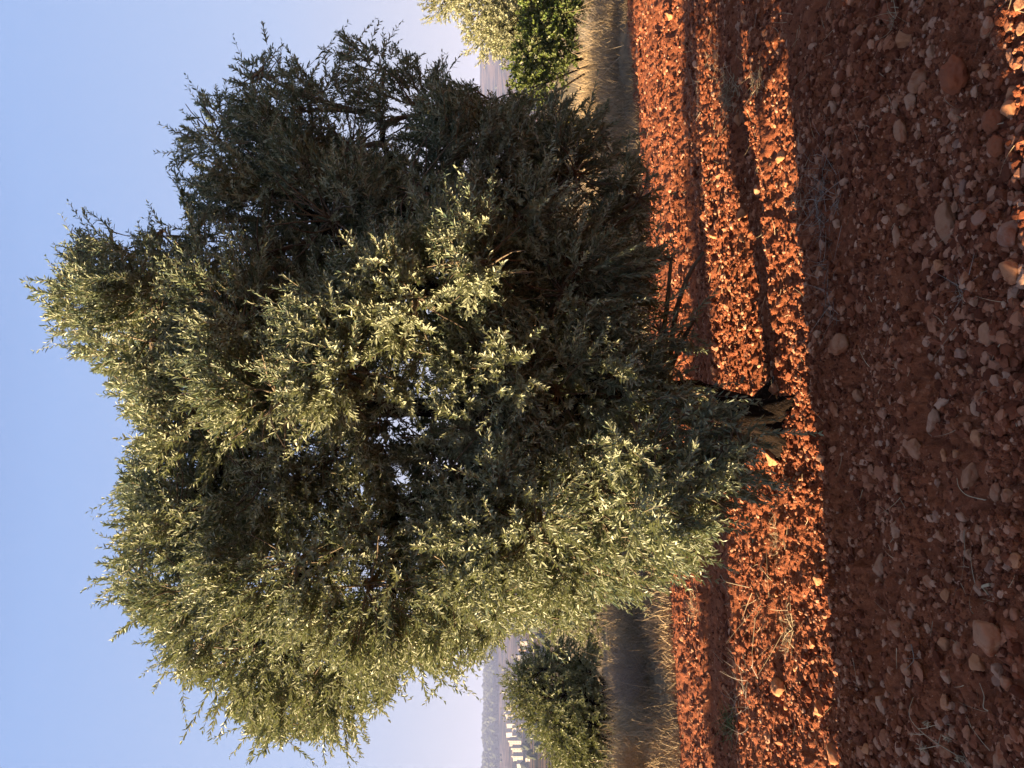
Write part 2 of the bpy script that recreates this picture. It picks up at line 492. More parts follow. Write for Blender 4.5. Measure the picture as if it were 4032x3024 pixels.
# uncountable grit and crumbs: one object
def ico_base():
    bm = bmesh.new(); bmesh.ops.create_icosphere(bm, subdivisions=1, radius=1)
    V = np.array([v.co[:] for v in bm.verts]); Fc = np.array([[v.index for v in f.verts] for f in bm.faces]); bm.free()
    return V, Fc
IV, IF = ico_base()
def norm(v): return v / np.maximum(np.linalg.norm(v, axis=-1, keepdims=True), 1e-9)
def scatter_bits(N, sizes, rmin, rmax, seed, halfang=38, jit=0.28, lump=0.0):
    g = np.random.default_rng(seed)
    u = g.random(N)
    r = rmin * (rmax / rmin) ** u
    th = R(halfang) * (g.random(N) * 2 - 1)
    x = r * np.sin(th); y = r * np.cos(th)
    keep = edge_dist(x, y) < 0.1
    x, y, r = x[keep], y[keep], r[keep]; N = len(x)
    s = sizes[0] * (sizes[1] / sizes[0]) ** (g.random(N) ** 2.6)
    s = s * (0.85 + 0.06 * r) * (0.55 + 1.5 * np.clip(fbm(x, y, .55, 3, 400) + .38, 0, 1))
    if not lump:                         # dusty patches with hardly a crumb
        kp = (fbm(x, y, .38, 3, 410) + g.normal(0, .07, N)) > -0.13
        x, y, r, s = x[kp], y[kp], r[kp], s[kp]; N = len(x)
    z = height(x, y) + s * 0.1
    P = IV[None] * (1 + jit * (g.random((N, len(IV), 1)) * 2 - 1))
    if lump:
        for _ in range(2):
            ax = norm(g.normal(size=(N, 1, 3))); pr = (IV[None] * ax).sum(-1, keepdims=True)
            P = P * (1 - lump * np.clip(pr - 0.35, 0, 1)) * (1 + 0.12 * np.sin(pr * 5 + g.random((N, 1, 1)) * 6))
    sc = s[:, None] * (0.6 + 0.7 * g.random((N, 3))); sc[:, 2] *= 0.75
    P = P * sc[:, None, :]
    a = g.random(N) * 6.283; ca, sa = np.cos(a)[:, None], np.sin(a)[:, None]
    X = P[..., 0] * ca - P[..., 1] * sa; Y = P[..., 0] * sa + P[..., 1] * ca
    V = np.stack([X + x[:, None], Y + y[:, None], P[..., 2] + z[:, None]], -1).reshape(-1, 3)
    Fc = (IF[None] + (np.arange(N) * len(IV))[:, None, None]).reshape(-1, 3)
    tint = np.clip(g.random(N) ** 1.5 + 0.0, 0, 1)
    return V, Fc, np.repeat(tint, len(IV))
V, Fc, tn = scatter_bits(150000, (0.003, 0.018), 1.9, 13.5, 21)
IV0, IF0 = IV, IF
bm_ = bmesh.new(); bmesh.ops.create_icosphere(bm_, subdivisions=2, radius=1)
IV = np.array([v.co[:] for v in bm_.verts]); IF = np.array([[v.index for v in f.verts] for f in bm_.faces]); bm_.free()
V2, Fc2, tn2 = scatter_bits(13000, (0.008, 0.022), 1.9, 12.0, 22, jit=0.2, lump=0.6)
V3, Fc3, tn3 = scatter_bits(2300, (0.010, 0.026), 1.9, 9.0, 23, jit=0.19, lump=0.65)
IV, IF = IV0, IF0
Fc = np.vstack([Fc, Fc2 + len(V)]); V = np.vstack([V, V2]); tn = np.concatenate([tn, tn2 * 0.75])
Fc = np.vstack([Fc, Fc3 + len(V)]); V = np.vstack([V, V3]); tn = np.concatenate([tn, 0.72 + 0.28 * tn3])
tag(link('gravel', mesh_np('gravel', V, Fc, 3, M_GRIT, {'tint': tn}, False)), 'loose red crumbs and grit over the ploughed soil', 'gravel', kind='stuff')

# ------------------------------------------------------------------ leafy shoots (numpy)
def norm(v): return v / np.maximum(np.linalg.norm(v, axis=-1, keepdims=True), 1e-9)
def shoots(P, D, L, leaf=0.058, wid=0.0125, K=11, g=None, droop=0.25, lens=None):
    """P base, D direction, L length of each shoot; returns leaf mesh arrays and stem mesh arrays"""
    N = len(P)
    D = norm(D)
    sag = (g.random((N, 1)) * droop) * np.array([[0, 0, -1.0]]) + (g.random((N, 3)) - 0.5) * 0.35
    t = np.linspace(0.08, 1.0, K)[None, :, None]
    C = P[:, None] + D[:, None] * L[:, None, None] * t + sag[:, None] * L[:, None, None] * t * t
    T = norm(D[:, None] + 2 * t * sag[:, None])                       # N,K,3
    ref = norm(np.cross(T, norm(g.random((N, 1, 3)) - 0.5)))
    bi = np.cross(T, ref)
    Ls = []
    ph = (np.arange(K) % 2) * (math.pi / 2)
    for sgn in (1, -1):
        ang = ph[None, :, None] + g.normal(0, 0.35, (N, K, 1))
        side = sgn * (ref * np.cos(ang) + bi * np.sin(ang))
        op = g.normal(0.64, 0.2, (N, K, 1))
        ld = norm(T * np.cos(op) + side * np.sin(op) + g.normal(0, 0.12, (N, K, 3)) + np.array([0, 0, -0.10]))
        nrm = norm(T - (T * ld).sum(-1, keepdims=True) * ld + g.normal(0, 0.25, (N, K, 3)))
        wv = norm(np.cross(ld, nrm)); nrm = np.cross(wv, ld)
        tt = t * np.ones((N, 1, 1))
        ll = leaf * (0.75 + 0.5 * g.random((N, K, 1))) * (1.0 - 0.45 * tt ** 3)
        ww = wid * (0.8 + 0.4 * g.random((N, K, 1))) * 0.5 * (1 - 0.25 * tt ** 3)
        curl = nrm * ll * g.normal(-0.06, 0.07, (N, K, 1))
        rise = nrm * ww * 0.45
        v0 = C
        v1 = C + ld * ll * 0.33 + wv * ww + rise; v5 = C + ld * ll * 0.33 - wv * ww + rise
        v2 = C + ld * ll * 0.70 + wv * ww * 0.85 + rise + curl * 0.5; v4 = C + ld * ll * 0.70 - wv * ww * 0.85 + rise + curl * 0.5
        v3 = C + ld * ll + curl
        Ls.append(np.stack([v0, v1, v2, v3, v4, v5], 2).reshape(-1, 6, 3))
    V = np.concatenate(Ls)
    keep = g.random(len(V)) > 0.10
    V = V[keep]
    n = len(V)
    Q = np.array([[0, 3, 2, 1], [0, 5, 4, 3]])
    FQ = (Q[None] + (np.arange(n) * 6)[:, None, None]).reshape(-1, 4)
    tint = np.repeat(np.clip(g.normal(0.45, 0.27, n), 0, 1), 6)
    # stems: 3 sided, 3 segments
    ts = np.array([0, 0.35, 0.7, 1.0])[None, :, None]
    SC = P[:, None] + D[:, None] * L[:, None, None] * ts + sag[:, None] * L[:, None, None] * ts * ts
    r0 = ref[:, :1]; b0 = bi[:, :1]
    rad = (np.array([0.0028, 0.0022, 0.0016, 0.0007]) * (leaf / 0.058))[None, :, None]
    rings = [SC + rad * (r0 * math.cos(q) + b0 * math.sin(q)) for q in (0, 2.094, 4.189)]
    SV = np.stack(rings, 2).reshape(-1, 3)                            # N,4,3rings
    base = (np.arange(N) * 12)[:, None, None]
    qs = []
    for s in range(3):
        for q in range(3):
            qs.append([s * 3 + q, s * 3 + (q + 1) % 3, s * 3 + 3 + (q + 1) % 3, s * 3 + 3 + q])
    SQ = (np.array(qs)[None] + base).reshape(-1, 4)
    st = np.repeat(g.random(N), 12)
    return (V.reshape(-1, 3), FQ, tint), (SV, SQ, st)

def tubes(paths, sides=6, gnarl=0.0, g=None):
    """paths: list of (points (n,3), radii (n,)); -> V, Q, tint"""
    Vs, Qs, Ts = [], [], []; off = 0
    for pts, rad in paths:
        pts = np.asarray(pts, float); rad = np.asarray(rad, float); n = len(pts)
        T = norm(np.gradient(pts, axis=0))
        up = np.array([0.3, 0.2, 1.0]) if abs(T[0][2]) < 0.8 else np.array([1.0, 0.2, 0])
        A = norm(np.cross(T, up)); B = np.cross(T, A)
        q = np.linspace(0, 2 * math.pi, sides, endpoint=False)
        rr = rad[:, None] * np.ones((1, sides))
        if gnarl:
            ph = g.random(4) * 6.28
            k = np.arange(n)[:, None]
            rr = rr * (1 + gnarl * (np.sin(3 * q[None] + k * 0.35 + ph[0]) * 0.6 + np.sin(5 * q[None] - k * 0.5 + ph[1]) * 0.35 + np.sin(2 * q[None] + k * 0.9 + ph[2]) * 0.3)
                       + gnarl * 0.5 * (g.random((n, sides)) - 0.5))
        V = pts[:, None] + rr[..., None] * (A[:, None] * np.cos(q)[None, :, None] + B[:, None] * np.sin(q)[None, :, None])
        i = np.arange(n - 1)[:, None] * sides; j = np.arange(sides)[None]; j2 = (j + 1) % sides
        Q = np.stack([i + j, i + j2, i + sides + j2, i + sides + j], -1).reshape(-1, 4) + off
        Vs.append(V.reshape(-1, 3)); Qs.append(Q); Ts.append(np.full(n * sides, (g.random() if g is not None else 0.5)))
        off += n * sides
    return np.vstack(Vs), np.vstack(Qs), np.concatenate(Ts)
def bez(p0, p1, n=10, bend=0.15, g=None, up=0.0):
    p0 = np.asarray(p0, float); p1 = np.asarray(p1, float)
    L = np.linalg.norm(p1 - p0)
    c1 = p0 + (p1 - p0) * 0.33 + g.normal(0, bend * L, 3) + np.array([0, 0, up * L])
    c2 = p0 + (p1 - p0) * 0.70 + g.normal(0, bend * L * .7, 3) + np.array([0, 0, up * L])
    t = np.linspace(0, 1, n)[:, None]
    return (1 - t) ** 3 * p0 + 3 * (1 - t) ** 2 * t * c1 + 3 * (1 - t) * t * t * c2 + t ** 3 * p1

# ------------------------------------------------------------------ the big olive tree
K2 = 4032 / 2212.0
# crown masses: (x, y, radius) read off the photo, and the distance each stands from the camera
LOBES = [
 (225,640,120,5.4),(330,735,150,5.1),(175,560,70,5.5),(390,610,140,5.0),(300,850,95,5.3),(150,690,50,5.4),(240,500,60,5.5),(350,500,70,5.4),
 (420,900,140,4.9),(340,1010,85,5.4),(290,1120,80,5.5),(400,1120,150,5.1),(300,1240,85,5.4),(440,1270,150,4.9),(400,1410,95,5.3),
 (550,1390,150,4.9),(610,1500,100,5.3),(700,1560,75,5.4),(720,1400,140,5.0),(590,1580,55,5.4),
 (640,1210,160,4.5),(800,1260,150,4.4),(870,1390,110,4.8),(990,1230,160,4.5),(1110,1310,95,4.8),(960,1420,70,4.9),(1150,1150,150,4.25),
 (1270,1230,110,4.5),(1290,1060,130,4.3),(1420,1090,105,3.85),(1530,1080,80,3.8),(1410,970,90,3.95),(1560,975,45,3.8),(1220,1330,70,4.8),(1350,1220,90,4.5),
 (610,860,150,4.3),(560,1040,120,4.8),(740,800,130,4.3),(780,690,130,4.35),(900,640,150,4.3),(1040,570,130,4.3),(950,740,70,4.5),
 (1090,800,130,4.4),(1050,930,110,4.5),(1080,1060,110,4.6),(1200,840,120,4.5),(1340,830,95,4.6),(1430,720,70,4.7),(1500,690,36,4.6),(1440,850,70,4.6),
 (520,700,130,4.7),(560,560,140,5.3),(600,400,160,5.7),(470,300,100,5.9),(440,420,70,5.7),(560,160,80,5.9),(650,240,110,5.8),(720,480,170,5.2),(760,320,160,5.7),
 (830,150,90,6.0),(900,410,140,5.0),(920,240,120,5.7),(1060,330,140,5.4),(1180,270,85,5.6),(1120,470,130,4.9),(1240,380,100,5.1),(1300,520,110,4.9),
 (1310,290,75,5.5),(1220,630,120,4.7),(1310,680,95,4.8),(1380,430,60,5.1),(1370,590,60,4.8),(1070,220,70,5.7),(1520,545,30,4.6),(1450,560,35,4.7),
 (420,520,90,5.5),(790,940,80,4.9),(930,950,90,4.8),(910,1120,90,4.8),(780,1080,100,5.0),(830,870,90,4.7),(700,1000,100,4.9),(980,1010,80,4.7),(1590,925,45,3.85),(1500,895,55,4.0),(1635,955,28,3.8),(1525,1010,60,3.85),(1600,1000,40,3.8),
]
BACK = [(480,780,200,6.3),(1130,880,200,6.4),(560,1220,190,6.2),(900,600,230,6.3),(1100,1230,180,6.0),(700,480,200,6.5),(1230,640,160,6.0),
        (700,720,190,5.6),(1120,700,190,5.6),(420,1050,140,5.9),(950,1250,130,5.6),(1060,430,160,6.2),(700,1380,120,5.8),(1320,1000,130,5.3),(620,980,90,5.7)]
def lobe_np(L):
    out = []
    for x, y, r, d in L:
        p = at(x * K2, y * K2, d); out.append((p.x, p.y, p.z, r * K2 / FPX * d))
    return np.array(out)
LB = lobe_np(LOBES); BK = lobe_np(BACK)
TC = np.array([*at(900 * K2, 830 * K2, 5.4)])
BASE = ground(3085, 1640)
g = np.random.default_rng(3)

def crown_shoots(LBS, dens, g, leafy=1.0, minlen=0.13, maxlen=0.34, center=None, skip_inside=True, clump=False):
    P, D, L = [], [], []
    for (x, y, z, r) in LBS:
        n = int(4 * math.pi * r * r * dens * (0.6 if clump and x > 0.9 and z > 2.3 else 1))
        c = np.array([x, y, z])
        u = norm(g.normal(size=(n, 3)))
        rad = r * (0.35 + 0.62 * g.random(n) ** 0.55)
        lump = 1 + 0.22 * np.sin(u[:, 0] * 5 + x * 9) * np.sin(u[:, 1] * 5 + y * 7) * np.sin(u[:, 2] * 4 + z * 8) * 2
        p = c + u * (rad * lump)[:, None]
        out = norm(p - center) if center is not None else u
        d = u * 0.75 + out * 0.5 + np.array([0, 0, 0.25]) + g.normal(0, 0.35, (n, 3))
        if clump:                       # each mass is a handful of plumes with gaps between them
            m_ = 8; su = norm(g.normal(size=(m_, 3)) + np.array([0, 0, .15])); sc_ = c + su * r * g.uniform(.45, .8, (m_, 1))
            k_ = g.integers(0, m_, n); sr = r * g.uniform(.30, .46, m_)
            v_ = norm(g.normal(size=(n, 3)) + su[k_] * 0.5)
            p = sc_[k_] + v_ * (sr[k_] * g.random(n) ** .5)[:, None]
            out = norm(p - center) if center is not None else u
            sw = norm(su + g.normal(0, .35, (m_, 3)))
            d = v_ * 0.45 + sw[k_] * 0.55 + out * 0.35 + np.array([0, 0, 0.32]) + g.normal(0, 0.2, (n, 3))
        low = (p[:, 2] < 1.3)[:, None]
        d = np.where(low, d + np.array([0, 0, -0.55]), d)
        P.append(p); D.append(d); L.append(minlen + (maxlen - minlen) * g.random(n) ** 1.6)
    P = np.vstack(P); D = np.vstack(D); L = np.concatenate(L)
    if skip_inside:                     # hardly any leaves deep inside the crown
        ins = np.zeros(len(P), int)
        for (x, y, z, r) in LBS:
            ins += (np.linalg.norm(P - np.array([x, y, z]), axis=1) < r * 0.62)
        keep = (ins <= 1) | (g.random(len(P)) < 0.3)
        P, D, L = P[keep], D[keep], L[keep]
    return P, D, L
SP = [(730,40,0.5,-0.9,.1),(835,30,.4,-.9,.1),(560,80,-.2,-1,.1),(490,110,-.5,-.8,.1),(385,195,-.9,-.5,.1),(350,290,-1,-.1,.1),(350,345,-1,0,.1),(140,490,-.8,-.6,.1),
      (205,485,-.5,-.9,.1),(100,565,-1,-.1,.1),(90,700,-1,-.1,.1),(110,735,-.9,.4,.1),(310,470,-.4,-.9,.1),(225,1100,-1,.1,.1),(240,1030,-1,-.1,.1),(215,1250,-1,.2,.1),(225,1210,-1,.1,.1),
      (310,1430,-1,.3,.1),(330,1440,-.9,.5,.1),(470,1520,-.6,.8,.1),(540,1610,-.5,.9,.1),(700,1620,0,1,.1),(760,1620,.3,1,.1),(1000,1490,.8,.6,.1),(960,1460,.4,.8,.1),
      (960,130,.2,-.9,.1),(1000,170,.1,-.9,.1),(1130,180,0,-1,.1),(1180,190,-.1,-.9,.1),(1590,540,1,.1,.1),(1600,720,1,.2,.1),(1550,640,1,-.1,.1),(1660,940,1,.1,.1),(1680,1050,1,.1,.1),
      (1600,870,1,0,.1),(1520,1240,1,.4,.1),(1400,1310,.7,.8,.1),(1210,1400,.6,.8,.1),(845,1500,.5,.8,.1)]

tree = empty('olive_tree', BASE, 'big spreading olive tree with silvery leaves standing in red soil', 'tree')
O = np.array(BASE)
P, D, L = crown_shoots(LB, 148, g, center=TC, minlen=.13, maxlen=.35, clump=True)
P2, D2, L2 = crown_shoots(BK, 150, g, center=TC)
# long sprays that break the outline
SPp, SPd, SPl = [], [], []
for (x, y, dx, dy, _) in SP:
    tip = at(x * K2, y * K2, 5.3 if x < 1000 else 4.9 if x < 1500 else 3.9)
    v = (EA * dx + EB * dy).normalized()
    for k in range(6):
        v2 = (v + Vector(g.normal(0, 0.22, 3))).normalized()
        ln = random.uniform(0.28, 0.46)
        st = tip - v * (ln * 0.85 + k * 0.05) + Vector(g.normal(0, 0.03 + 0.02 * k, 3))
        SPp.append(st); SPd.append(v2); SPl.append(ln)
P = np.vstack([P, P2, np.array([list(v) for v in SPp])]); D = np.vstack([D, D2, np.array([list(v) for v in SPd])]); L = np.concatenate([L, L2, SPl])
# keep the two see-through gaps of the crown open
def pix(Pw):
    v = Pw - np.array(CAM)
    d = v @ np.array(F)
    return 2016 + FPX * (v @ np.array(EA)) / d, 1512 + FPX * (v @ np.array(EB)) / d
pa, pb = pix(P + norm(D) * (L * 0.5)[:, None])
hole = ((pa - 868 * K2) / (25 * K2)) ** 2 + ((pb - 1030 * K2) / (30 * K2)) ** 2 < 1
hole2 = ((pa - 790 * K2) / (50 * K2)) ** 2 + ((pb - 960 * K2) / (60 * K2)) ** 2 < 1
OUTL = np.array([(730,60),(760,110),(840,70),(880,110),(950,140),(960,190),(1010,180),(1040,210),(1100,200),(1170,190),(1240,200),(1310,220),(1340,280),(1380,330),(1430,420),(1440,500),(1500,530),(1410,580),
 (1400,600),(1440,660),(1500,680),(1560,720),(1500,760),(1440,780),(1450,830),(1560,850),(1620,870),(1600,910),(1660,940),(1650,980),(1600,1000),(1680,1050),(1640,1100),(1620,1150),(1540,1180),(1510,1240),(1440,1270),
 (1400,1295),(1300,1325),(1215,1380),(1190,1340),(1140,1340),(1115,1375),(1085,1400),(1010,1450),(990,1490),(940,1460),(880,1440),(850,1450),(840,1500),(800,1560),(770,1620),(700,1620),(650,1600),(560,1620),(530,1590),(470,1520),(480,1490),
 (400,1490),(350,1440),(310,1350),(240,1300),(230,1230),(240,1170),(250,1120),(250,1030),(280,960),(300,935),(230,850),(200,800),(110,740),(95,700),(100,640),(110,570),(140,510),(205,500),(230,560),(270,560),
 (290,500),(320,480),(370,530),(400,500),(390,450),(400,430),(350,350),(350,290),(390,210),(440,200),(480,210),(500,130),(560,90),(640,120),(690,180),(720,170)], float) * K2
def inside(a, b, poly):
    r = np.zeros(len(a), bool); n = len(poly)
    for i in range(n):
        x0, y0 = poly[i]; x1, y1 = poly[(i + 1) % n]
        c = ((y0 > b) != (y1 > b)) & (a < (x1 - x0) * (b - y0) / (y1 - y0 + 1e-9) + x0)
        r ^= c
    return r
ta, tb = pix(P + norm(D) * (L * 0.9)[:, None])
ok = inside(ta, tb, OUTL); ba, bb = pix(P)
ok |= (g.random(len(P)) < 0.04) & inside(ba, bb, OUTL)
nsp = len(SP) * 6
ok[-nsp:] = (np.linalg.norm(P[-nsp:, None] - LB[None, :, :3], axis=2) < LB[None, :, 3] * 1.0 + 0.07).any(1)   # sprays must grow out of a leafy mass
keep = ok & ~hole & (~hole2 | (g.random(len(P)) < 0.9))
P, D, L = P[keep], D[keep], L[keep]
(LV, LQ, LT), (SV, SQ, ST) = shoots(P - O, D, L, leaf=0.052, wid=0.0120, K=15, g=g)
print('main tree shoots', len(P), 'leaves', len(LV) // 6)
link('crown', mesh_np('crown', LV, LQ, 4, M_OLIVE, {'tint': LT}), tree)
link('twigs', mesh_np('twigs', SV, SQ, 4, M_TWIG, {'tint': ST}), tree)

# trunk and limbs
def A3(x, y, d): return np.array(at(x * K2, y * K2, d)) - O
trunk_top = A3(1440, 850, 5.25)
b0 = np.array([0, 0, -0.12])
trunk_path = np.array([b0, [0.0, 0.0, 0.02], [-0.02, 0.0, 0.10], [0.0, 0.02, 0.25], A3(1520, 856, 5.2), trunk_top, A3(1340, 840, 5.3)])
def resample(p, n):
    s = np.concatenate([[0], np.cumsum(np.linalg.norm(np.diff(p, axis=0), axis=1))])
    t = np.linspace(0, s[-1], n)
    q = np.stack([np.interp(t, s, p[:, k]) for k in range(3)], -1)
    for _ in range(3): q[1:-1] = (q[:-2] + q[1:-1] * 2 + q[2:]) / 4
    return q, t / s[-1]
tp, tt = resample(trunk_path, 26)
tr = np.interp(tt, [0, .08, .2, .45, 1], [.21, .17, .125, .11, .10])
stem2 = np.array([[-0.12, 0.0, -0.1], [-0.14, -0.02, 0.05], A3(1600, 930, 5.05), A3(1480, 985, 5.0), A3(1300, 1030, 5.0), A3(1100, 1080, 5.1)])
s2, st2 = resample(stem2, 24)
s2r = np.interp(st2, [0, .15, .4, 1], [.10, .075, .06, .045])
roots = []
for an in (0.1, 1.5, 2.8, 4.0, 5.2):
    dr = np.array([math.cos(an), math.sin(an), 0])
    roots.append((np.array([dr * .02 + [0, 0, .16], dr * .09 + [0, 0, .08], dr * .17 + [0, 0, .01], dr * .26 + [0, 0, -0.04], dr * .36 + [0, 0, -.09]]), np.array([.09, .10, .085, .06, .03])))
V, Q, T_ = tubes([(tp, tr), (s2, s2r)] + roots, 18, 0.16, g)
link('trunk', mesh_np('trunk', V, Q, 4, M_BARK, None, True), tree)
limb_defs = [
 [(1340,840,5.3),(1200,760,5.3),(1090,705,5.0),(950,660,5.1),(780,560,5.3),(620,420,5.7)],
 [(1340,840,5.3),(1180,900,5.2),(1000,885,4.95),(890,880,4.9),(700,860,5.1),(480,760,5.3),(280,690,5.4)],
 [(1340,840,5.3),(1150,980,5.2),(960,1050,5.0),(860,1100,4.95),(700,1220,5.0),(520,1330,5.1)],
 [(1300,850,5.3),(1240,640,5.3),(1180,480,5.4),(1060,330,5.6)],
 [(950,660,5.1),(860,450,5.5),(820,250,5.8)],
 [(700,860,5.1),(520,980,5.3),(370,1110,5.4)],
 [(860,1100,4.95),(850,1280,4.9),(780,1420,5.1),(680,1520,5.3)],
]
limb_pts = [tp + 0]
for i, ld in enumerate(limb_defs):
    p = np.array([A3(*q) for q in ld])
    q, tq = resample(p, 26)
    q[1:-1] += g.normal(0, 0.012, (24, 3))
    r0, r1 = ((.085, .025) if i < 4 else (.05, .018))
    V, Q, _t = tubes([(q, np.interp(tq, [0, 1], [r0, r1]))], 12, 0.10, g)
    link('limb', mesh_np('limb', V, Q, 4, M_BARK, None, True), tree)
    limb_pts.append(q)
LP = np.vstack(limb_pts)
paths = []
for (x, y, z, r) in np.vstack([LB, BK]):
    c = np.array([x, y, z]) - O
    k = np.argmin(np.linalg.norm(LP - c, axis=1) + 0.5 * np.clip(LP[:, 2] - c[2], 0, 9) + (5 * np.clip(c[2] + 0.1 - LP[:, 2], 0, 9) if c[2] < 1.7 else 0))
    paths.append((bez(LP[k], c, 10, .08, g, 0.05), np.linspace(0.026, 0.011, 10)))
    for m in range(int(5 + 30 * r)):
        u = norm(g.normal(size=3)) * r * 0.9
        ta_, tb_ = pix((c + u * 1.15 + O)[None])
        if inside(ta_, tb_, OUTL)[0]:
            paths.append((bez(c - u * 0.1, c + u, 6, .12, g, 0.04), np.linspace(0.008, 0.0028, 6)))
V, Q, T_ = tubes(paths, 5, 0, g)
link('branches', mesh_np('branches', V, Q, 4, M_TWIG, {'tint': T_ * 0.5}, True), tree)

# ------------------------------------------------------------------ smaller trees and shrubs
def small_tree(name, base, lobes, mat, label, cat, leaf=0.085, wid=0.024, dens=40, K=7, seed=1, ln=(0.16, 0.36), trunk=True, group=None):
    """lobes relative to base (x, y, z, r)"""
    g = np.random.default_rng(seed)
    t = empty(name, base, label, cat, group)
    LBs = np.array(lobes, float)
    P, D, L = crown_shoots(LBs, dens, g, center=LBs[:, :3].mean(0), minlen=ln[0], maxlen=ln[1])
    P[:, 2] = np.maximum(P[:, 2], 0.05)
    low = P[:, 2] < 0.9
    D[low, 2] = np.maximum(D[low, 2], -0.1)
    (LV, LQ, LT), (SV, SQ, ST) = shoots(P, D, L, leaf, wid, K, g)
    link('crown', mesh_np('crown', LV, LQ, 4, mat, {'tint': LT}), t)
    link('twigs', mesh_np('twigs', SV, SQ, 4, M_TWIG, {'tint': ST}), t)
    paths = []
    for (x, y, z, r) in LBs:
        if z > 0.35:
            b = np.array([0, 0, -0.1]) if trunk else np.array([x * .5, y * .5, -0.05])
            paths.append((bez(b, [x, y, z], 10, .06, g, .03), np.linspace(0.07 if trunk else 0.02, 0.015, 10)))
            for m in range(8):
                u = norm(g.normal(size=3)) * r * 0.9
                paths.append((bez(np.array([x, y, z]), np.array([x, y, z]) + u, 6, .12, g), np.linspace(0.012, 0.004, 6)))
    if paths:
        V, Q, T_ = tubes(paths, 6, 0.05, g)
        link('trunk' if trunk else 'stems', mesh_np('trunk', V, Q, 4, M_BARK, None, True), t)
    return t
def rnd_lobes(n, rx, ry, z0, z1, r0, r1, seed):
    q = random.Random(seed); out = []
    for k in range(n):
        th = q.uniform(0, 6.28); e = q.random() ** 0.5; zz = q.random()
        w = math.sin(math.pi * (0.18 + 0.72 * zz)) 
        out.append((rx * e * math.cos(th) * w, ry * e * math.sin(th) * w, z0 + (z1 - z0) * zz, q.uniform(r0, r1)))
    return out
def gz(x, y): return (x, y, hz(x, y))
small_tree('olive_tree', gz(-6.1, 13.6), [(a_, b_ + k_, c_, d_) for k_ in (0, .5) for (a_, b_, c_, d_) in ((.45,0,1.90,.22),(.62,0,1.72,.24),(.15,0,1.72,.26),(.85,0,1.42,.26),(.4,.0,1.45,.34),(-.1,0,1.42,.34),(-.5,0,1.2,.32),
            (.9,0,1.05,.28),(.45,-.3,1.1,.36),(0,-.3,1.05,.4),(-.5,-.2,.9,.4),(-.95,0,.8,.36),(.85,0,.65,.3),(.4,-.3,.65,.36),(0,-.3,.6,.38),(-.6,-.2,.5,.38),(-1.1,0,.45,.33))], leaf_mat('young_olive_leaf', (0.06, 0.09, 0.03), (0.17, 0.19, 0.07), (0.26, 0.27, 0.14), 0.2),
           'dark rounded young olive tree behind the dry grass at left', 'tree', 0.075, 0.021, 55, 8, 21)
small_tree('olive_tree', gz(9.0, 16.6), rnd_lobes(34, 2.0, 1.7, 0.8, 3.35, 0.38, 0.62, 9), M_OLIVE_PALE,
           'pale sunlit olive tree cut off by the right edge of the view', 'tree', 0.085, 0.024, 42, 8, 22)
small_tree('green_bush', gz(6.9, 15.0), [(-.95,-.1,1.35,.28),(-.7,0,1.45,.34),(-.35,0,1.4,.42),(0,0,1.2,.45),(.5,0,1.1,.45),(.9,0,.95,.4),(-.1,0,.8,.4),(.4,-.2,.6,.4),(-1.15,-.1,1.15,.18),(-.5,0,1.0,.35)], M_GREEN,
           'bright green leafy bush below the pale olive at right', 'bush', 0.07, 0.05, 60, 6, 23, (0.12, 0.24), trunk=False)
small_tree('yellow_bush', gz(4.95, 14.4), [(0,0,.75,.16),(.12,0,.95,.14),(-.1,0,.55,.14)], leaf_mat('yellow_leaf', (0.30, 0.25, 0.04), (0.40, 0.32, 0.06), (0.3, 0.27, 0.08)),
           'small yellowish bush half hidden behind the right side of the olive crown', 'bush', 0.06, 0.04, 60, 6, 24, (0.1, 0.2), trunk=False)
shr = [(-4.9, 15.2, .45, 'low pale olive shrub just right of the dark young olive'), (-4.2, 16.4, .5, 'low olive shrub between the young olive and the big tree'),
       (-3.6, 15.0, .42, 'dark low shrub close behind the left side of the big crown'), (-8.1, 15.8, .6, 'pale shrub at the far left edge behind the dry grass')]
for i, (x, y, s, lab) in enumerate(shr):
    small_tree('low_shrub', gz(x, y), [(u[0], u[1], u[2], u[3]) for u in rnd_lobes(8, .8, .6, 0.3, 0.75 + s, .22, .36, 40 + i)], M_OLIVE_PALE if i != 2 else M_OLIVE,
               lab, 'shrub', 0.08, 0.026, 50, 6, 50 + i, (0.12, 0.26), trunk=False, group='low shrubs behind the field')

# trees standing left of the view: they throw the long shadows over the field and bank
small_tree('olive_tree', gz(-16.0, 17.5), rnd_lobes(30, 1.6, 1.9, 0.7, 3.6, 0.5, 0.8, 12), M_OLIVE,
           'olive tree standing beyond the left edge of the view', 'tree', 0.14, 0.05, 7, 6, 25)
small_tree('olive_tree', gz(-11.2, 9.8), rnd_lobes(30, 1.4, 1.4, 0.6, 3.9, 0.5, 0.75, 15), M_OLIVE,
           'tall olive tree beyond the left end of the grass bank', 'tree', 0.16, 0.06, 10, 6, 27)
small_tree('olive_tree', gz(-9.5, 5.35), rnd_lobes(16, .4, .4, 0.4, 2.6, 0.34, 0.48, 14), M_OLIVE,
           'narrow young olive tree standing left of the near field', 'tree', 0.12, 0.045, 45, 6, 26)

